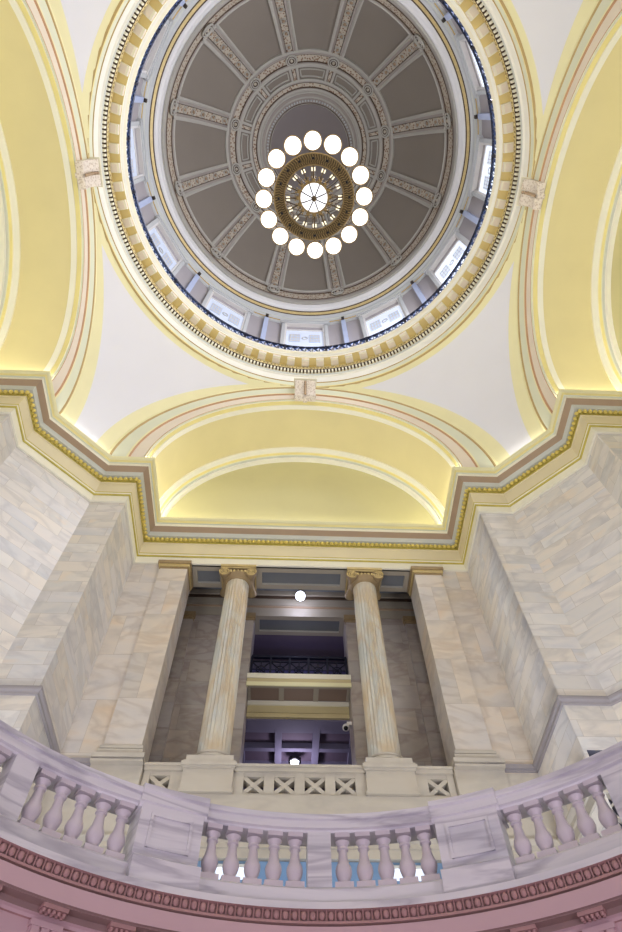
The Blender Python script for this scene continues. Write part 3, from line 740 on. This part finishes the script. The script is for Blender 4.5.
w=MB(); w.ball((-.04,-.04,-.04),.06,'camw',14,10); w.build('housing',parent=t)
w=MB(); w.ball((-.045,-.065,-.07),.038,'black',12,8); w.build('lens',parent=t)
for i,(x,lab) in enumerate(((-.74,'square lit ceiling light glimpsed between the balusters left of the slim middle pier'),(1.28,'square lit ceiling light glimpsed between the balusters right of the slim middle pier'))):
    t=thing('ceiling_light',lab,'light',(x,6.27,3.69),group='lights of the lower hall')
    w=MB(); w.box(-.2,.2,-.11,.11,0,.02,emit('lower_hall_light_glass_%d'%i,(228,238,255),.95)); w.build('diffuser',parent=t,smooth=False)
    w=MB(); w.box(-.22,.22,-.13,.13,.02,.05,'white'); w.build('housing',parent=t,smooth=False)
# storey below the parapet: blue lit recess seen through the balusters
w=MB(); w.face([(-2.2,7.6,ZFLOOR),(2.2,7.6,ZFLOOR),(2.2,7.6,3.8),(-2.2,7.6,3.8)],'bluewall'); w.face([(-2.1,D2+.02,3.752),(2.1,D2+.02,3.752),(2.1,7.6,3.752),(-2.1,7.6,3.752)],'bluewall')
for s in (-1,1): w.face([(s*2.1,D2,ZFLOOR),(s*2.1,7.6,ZFLOOR),(s*2.1,7.6,3.75),(s*2.1,D2,3.75)],'wallwarm')
struct(w.build('wall_lower_hall',smooth=False))
for i,x in enumerate((-1.0,1.0)):
    wn=thing('window_%d'%(13+i),None,None,kind='structure',loc=(x,7.58,0))
    w=MB(); w.box(-.36,.36,-.01,.0,1.9,3.55,emit('window_daylight_%d'%i,(225,240,255),1.6)); w.build('pane',parent=wn,smooth=False)
    w=MB()
    for xx in (-.36,-.12,.12,.36): w.box(xx-.015,xx+.015,-.03,-.01,1.88,3.58,'white')
    for zz in (1.9,2.3,2.7,3.1,3.55): w.box(-.38,.38,-.03,-.01,zz-.015,zz+.015,'white')
    w.build('window_frame',parent=wn,smooth=False)
# ------------------------------------------------------------------ floors and round well
w=MB()
w.grid([[polar(2*PI*j/128,1.9,ZFLOOR) for j in range(128)],[polar(2*PI*j/128,8.3,ZFLOOR) for j in range(128)]],'floor',closed=True)
struct(w.build('floor_gallery',smooth=False))
w=MB(); w.box(-8,8,-8,8,-.72,-.7112,'floor'); struct(w.build('floor',smooth=False))
w=MB(); w.lathe([(6.5,-.71),(6.5,1.0)],'pinkdark',64,cap=False); struct(w.build('wall_ground_storey'))
# well edge entablature
we=[(1.86,1.365,'balus'),(1.76,1.36,'balus'),(1.755,1.33,'pinkorn'),(1.775,1.325,'pinkdark'),(1.78,1.29,'pinkdark'),(1.76,1.285,'pinkorn'),(1.76,1.275,'pinkdark'),(1.775,1.272,'pinkdark'),(1.775,1.262,'pink'),(1.745,1.258,'pink'),(1.745,1.195,'pinkdark'),(1.755,1.192,'pinkdark'),(1.755,1.188,'pinkdark'),(1.80,1.186,'pinkdark'),(1.802,1.165,'pink'),(1.815,1.16,'pink'),(1.82,1.15,'pinkorn'),(1.83,1.148,'pink'),(1.83,.86,'pinkdark'),(1.85,.85,'pink'),(1.85,.7,'pink'),(1.9,.69,'pink'),(6.4,.69,'pink')]
w=MB(); w.grid([[polar(2*PI*j/160,r,z) for j in range(160)] for r,z,_ in we],[p[2] for p in we[:-1]],closed=True); wt=struct(w.build('trim_9',ang=25))
w=MB(); n=280
for j in range(n):
    a=2*PI*j/n; w.ball(polar(a,1.768,1.308),.0145,'pinkorn',8,6,sc=(.95,.8,1.25),rot=a)
    w.tube([polar(a+PI/n,1.762,1.328),polar(a+PI/n,1.768,1.288)],.0035,'pinkorn',4)
o=w.build('egg_and_dart_moulding',parent=wt,weld=False); o['kind']='stuff'
w=MB(); w.box(-.052,.052,1.755,1.80,1.172,1.187,'pinkorn')
for i in range(5):
    for j in range(2): w.lathe([(.006,1.158),(.0085,1.17)],'pinkorn',8,c=(-.041+.0205*i,1.766+.022*j))
mu=w.build('mutule',parent=wt,smooth=False)
w=MB()
for i in range(3): w.box(-.055+.04*i,-.055+.04*i+.03,1.802,1.83,.93,1.125,'pink')
w.box(-.058,.058,1.815,1.83,.93,1.125,'pink'); w.box(-.064,.064,1.798,1.83,1.125,1.145,'pink')
tg=w.build('triglyph',parent=wt,smooth=False)
for j in range(1,40):
    for o_ in (mu,tg):
        c=o_.copy(); C.objects.link(c); c.parent=wt; c.rotation_euler=(0,0,-R(9*j))
# circular balustrade
bt=thing('circular_balustrade','round white marble balustrade of turned balusters edging the floor opening','balustrade',(0,0,ZFLOOR))
z0=-ZFLOOR
def arcbox(w,pr,m,a0,a1,n): 
    rows=[]
    for j in range(n+1):
        a=a0+(a1-a0)*j/n; rows.append([polar(a,r,z+z0) for r,z in pr])
    rows=[list(r) for r in zip(*rows)]; w.grid(rows+[rows[0]],m)
    if a1-a0<6.2: w.face([r[0] for r in rows],m); w.face([r[-1] for r in rows][::-1],m)
w=MB(); arcbox(w,[(2.02,1.36),(1.85,1.36),(1.85,1.455),(1.872,1.472),(2.02,1.472)],'balus',0,2*PI,160); w.build('plinth',parent=bt,ang=30)
w=MB(); arcbox(w,[(2.02,1.735),(1.895,1.735),(1.89,1.745),(1.875,1.75),(1.875,1.785),(1.865,1.79),(1.865,1.815),(1.885,1.825),(2.04,1.825)],'balus',0,2*PI,160); w.build('handrail',parent=bt,ang=30)
bprof=[(.038,0),(.038,.018),(.030,.03),(.033,.036),(.026,.042),(.026,.05),(.033,.062),(.039,.082),(.0405,.096),(.037,.112),(.028,.13),(.024,.15),(.021,.175),(.021,.188),(.028,.192),(.028,.199),(.022,.204),(.030,.218),(.037,.228),(.038,.235),(.038,.262)]
w=MB(); w.lathe([(r,z+1.474+z0) for r,z in bprof[2:-2]],'baluster',20,c=(0,1.93))
w.box(-.044,.044,1.886,1.974,1.472+z0,1.504+z0,'baluster'); w.box(-.037,.037,1.893,1.967,1.715+z0,1.737+z0,'baluster'); b0=w.build('baluster',parent=bt,ang=30)
first=True
for k in range(16):
    for i in range(5):
        s0=(1.75+.35) if k%2==0 else (5.35)
        # bays alternate: narrow pier at 45k, wide pier at 22.5+45k
        base=22.5*k
        st,en=(2.0,17.3) if k%2==0 else (5.2,20.5)
        a=base+st+(en-st)*(i+.5)/5
        if first: b0.rotation_euler=(0,0,-R(a)); first=False
        else:
            c=b0.copy(); C.objects.link(c); c.parent=bt; c.rotation_euler=(0,0,-R(a))
for k in range(8):
    a=R(45*k)
    w=MB(); arcbox(w,[(1.98,1.47),(1.885,1.47),(1.885,1.737),(1.98,1.737)],'balus',a-R(1.75),a+R(1.75),3); w.build('slim_pier',parent=bt,smooth=False)
    a=R(22.5+45*k)
    w=MB(); arcbox(w,[(2.04,1.40),(1.865,1.40),(1.865,1.77),(2.04,1.77)],'balus',a-R(4.75),a+R(4.75),6)
    arcbox(w,[(2.06,1.36),(1.80,1.36),(1.80,1.475),(1.815,1.485),(2.06,1.485)],'balus',a-R(5.0),a+R(5.0),6)
    # sunk panel frame
    for (r1,za,zb,aa,ab) in ((1.855,1.545,1.56,-3,3),(1.855,1.69,1.705,-3,3),(1.855,1.545,1.705,-3.2,-2.8),(1.855,1.545,1.705,2.8,3.2)):
        arcbox(w,[(1.87,za),(r1,za),(r1,zb),(1.87,zb)],'balus',a+R(aa),a+R(ab),4)
    pr_=w.build('wide_pier',parent=bt,smooth=False)
    w=MB(); arcbox(w,[(2.05,1.725),(1.875,1.725),(1.865,1.745),(1.855,1.75),(1.855,1.79),(1.845,1.80),(1.845,1.825),(1.86,1.835),(2.06,1.835)],'balus',a-R(5.2),a+R(5.2),6); w.build('pier_cap',parent=pr_,smooth=False)
# ------------------------------------------------------------------ lights
def area(name,loc,size,power,col,rot=(0,0,0),sy=None):
    l=bpy.data.lights.new(name,'AREA'); l.energy=power; l.color=lin(col)[:3]; l.size=size*S
    if sy is not None: l.shape='RECTANGLE'; l.size_y=sy*S
    o=bpy.data.objects.new(name,l); C.objects.link(o); o.location=(loc[0]*S,loc[1]*S,loc[2]*S+CZ); o.rotation_euler=rot; return o
def point(name,loc,power,col,rad=.1):
    l=bpy.data.lights.new(name,'POINT'); l.energy=power; l.color=lin(col)[:3]; l.shadow_soft_size=rad*S
    o=bpy.data.objects.new(name,l); C.objects.link(o); o.location=(loc[0]*S,loc[1]*S,loc[2]*S+CZ); return o
UP=(PI,0,0)
COVE=(255,250,222)
for k in range(4):
    def P_(x,y):
        for _ in range(k): x,y=y,-x
        return x,y
    rz=-k*PI/2
    for s in (-1,1):
        x,y=P_(s*2.88,5.1); area('cove_light',(x,y,10.05),.07,50,COVE,(PI,0,rz),1.3)
        x,y=P_(s*3.3,4.52); area('cove_light',(x,y,10.05),.5,12,COVE,(PI,0,rz),.07)
    x,y=P_(0,5.9); area('cove_light',(x,y,10.05),5.2,80,COVE,(PI,0,rz),.07)
    x,y=P_(4.0,4.0); area('cove_light',(x,y,10.08),1.0,9,(255,252,240),(PI,0,rz-PI/4),.07)
# upper light: unseen fill added on the gallery floor for drum and dome; drum daylight
for j in range(12):
    a=R(30*j+15); x,y,z=polar(a,4.6,15.3); area('gallery_fill',(x,y,z),.3,13,(248,240,240),UP,.3)
for deg,pw in ((60,1300),(90,2300),(120,1300)):
    a=R(deg); x,y,z=polar(a,4.9,18.5)
    area('drum_daylight',(x,y,z),1.0,pw,(240,240,252),(R(65),0,-a+PI),2.2)
point('chandelier_light',(0,0,12.3),620,(255,244,232),.3)
# unseen fill added behind the second-floor balustrade to brighten the marble walls
for (x,y,p) in ((-2.6,3.3,390),(2.6,3.3,390),(-3.3,-1.0,430),(3.3,-1.0,430),(0,-4.0,760)):
    area('wall_fill',(x,y,1.55),.8,p,(240,244,255),UP,.8)
# unseen fill added in the ground storey for the lilac light from below
for (x,y,p) in ((-2.2,-1.6,260),(2.2,-1.6,260),(0,-3.0,300)):
    area('ground_fill',(x,y,-.4),.8,p*1.1,(234,224,248),(R(180-12),0,math.atan2(x,-y)),.8)
point('corridor_lamp_light',(0,7.0,9.03),44,(204,210,255),.08)
point('rear_room_light',(-.03,8.72,6.5),90,(236,226,250),.08)
point('upper_room_light',(0,9.6,8.2),70,(150,150,255),.1)
point('lower_hall_light',(0,6.9,2.6),60,(190,215,255),.2)
wd=bpy.data.worlds.new('World'); bpy.context.scene.world=wd; wd.use_nodes=True; wd.node_tree.nodes['Background'].inputs[0].default_value=(.01,.01,.012,1)
# ------------------------------------------------------------------ camera
f,pi_,ro,ya,ax,ay,cx,cy=(613.363225,1.033059,-0.025447,-0.064400,0.173000,1.225017,315.406835,476.755522)
cam=bpy.data.cameras.new('camera'); co=bpy.data.objects.new('camera',cam); C.objects.link(co)
cam.sensor_fit='VERTICAL'; cam.sensor_height=36; cam.sensor_width=24; cam.lens=f*36/932
cam.shift_x=-(cx-311)/932; cam.shift_y=(cy-466)/932
Fv=Vector((0,cos(pi_),sin(pi_))); U=Vector((0,-sin(pi_),cos(pi_))); Rr=Vector((1,0,0))
c_,s_=cos(ro),sin(ro)
# image x axis and y axis after roll
Xi=Rr*c_+U*s_; Yi=-Rr*s_+U*c_
Rz=Matrix.Rotation(ya,3,'Z')
Xi=Rz@Xi; Yi=Rz@Yi; Zi=-(Rz@Fv)
co.matrix_world=Matrix(((Xi.x,Yi.x,Zi.x,-ax*S),(Xi.y,Yi.y,Zi.y,-ay*S),(Xi.z,Yi.z,Zi.z,CZ),(0,0,0,1)))
cam.clip_start=.05; cam.clip_end=300
sc=bpy.context.scene; sc.camera=co
sc.view_settings.view_transform='Standard'; sc.view_settings.look='None'; sc.view_settings.gamma=1; sc.view_settings.exposure=0
sc.view_settings.use_curve_mapping=False
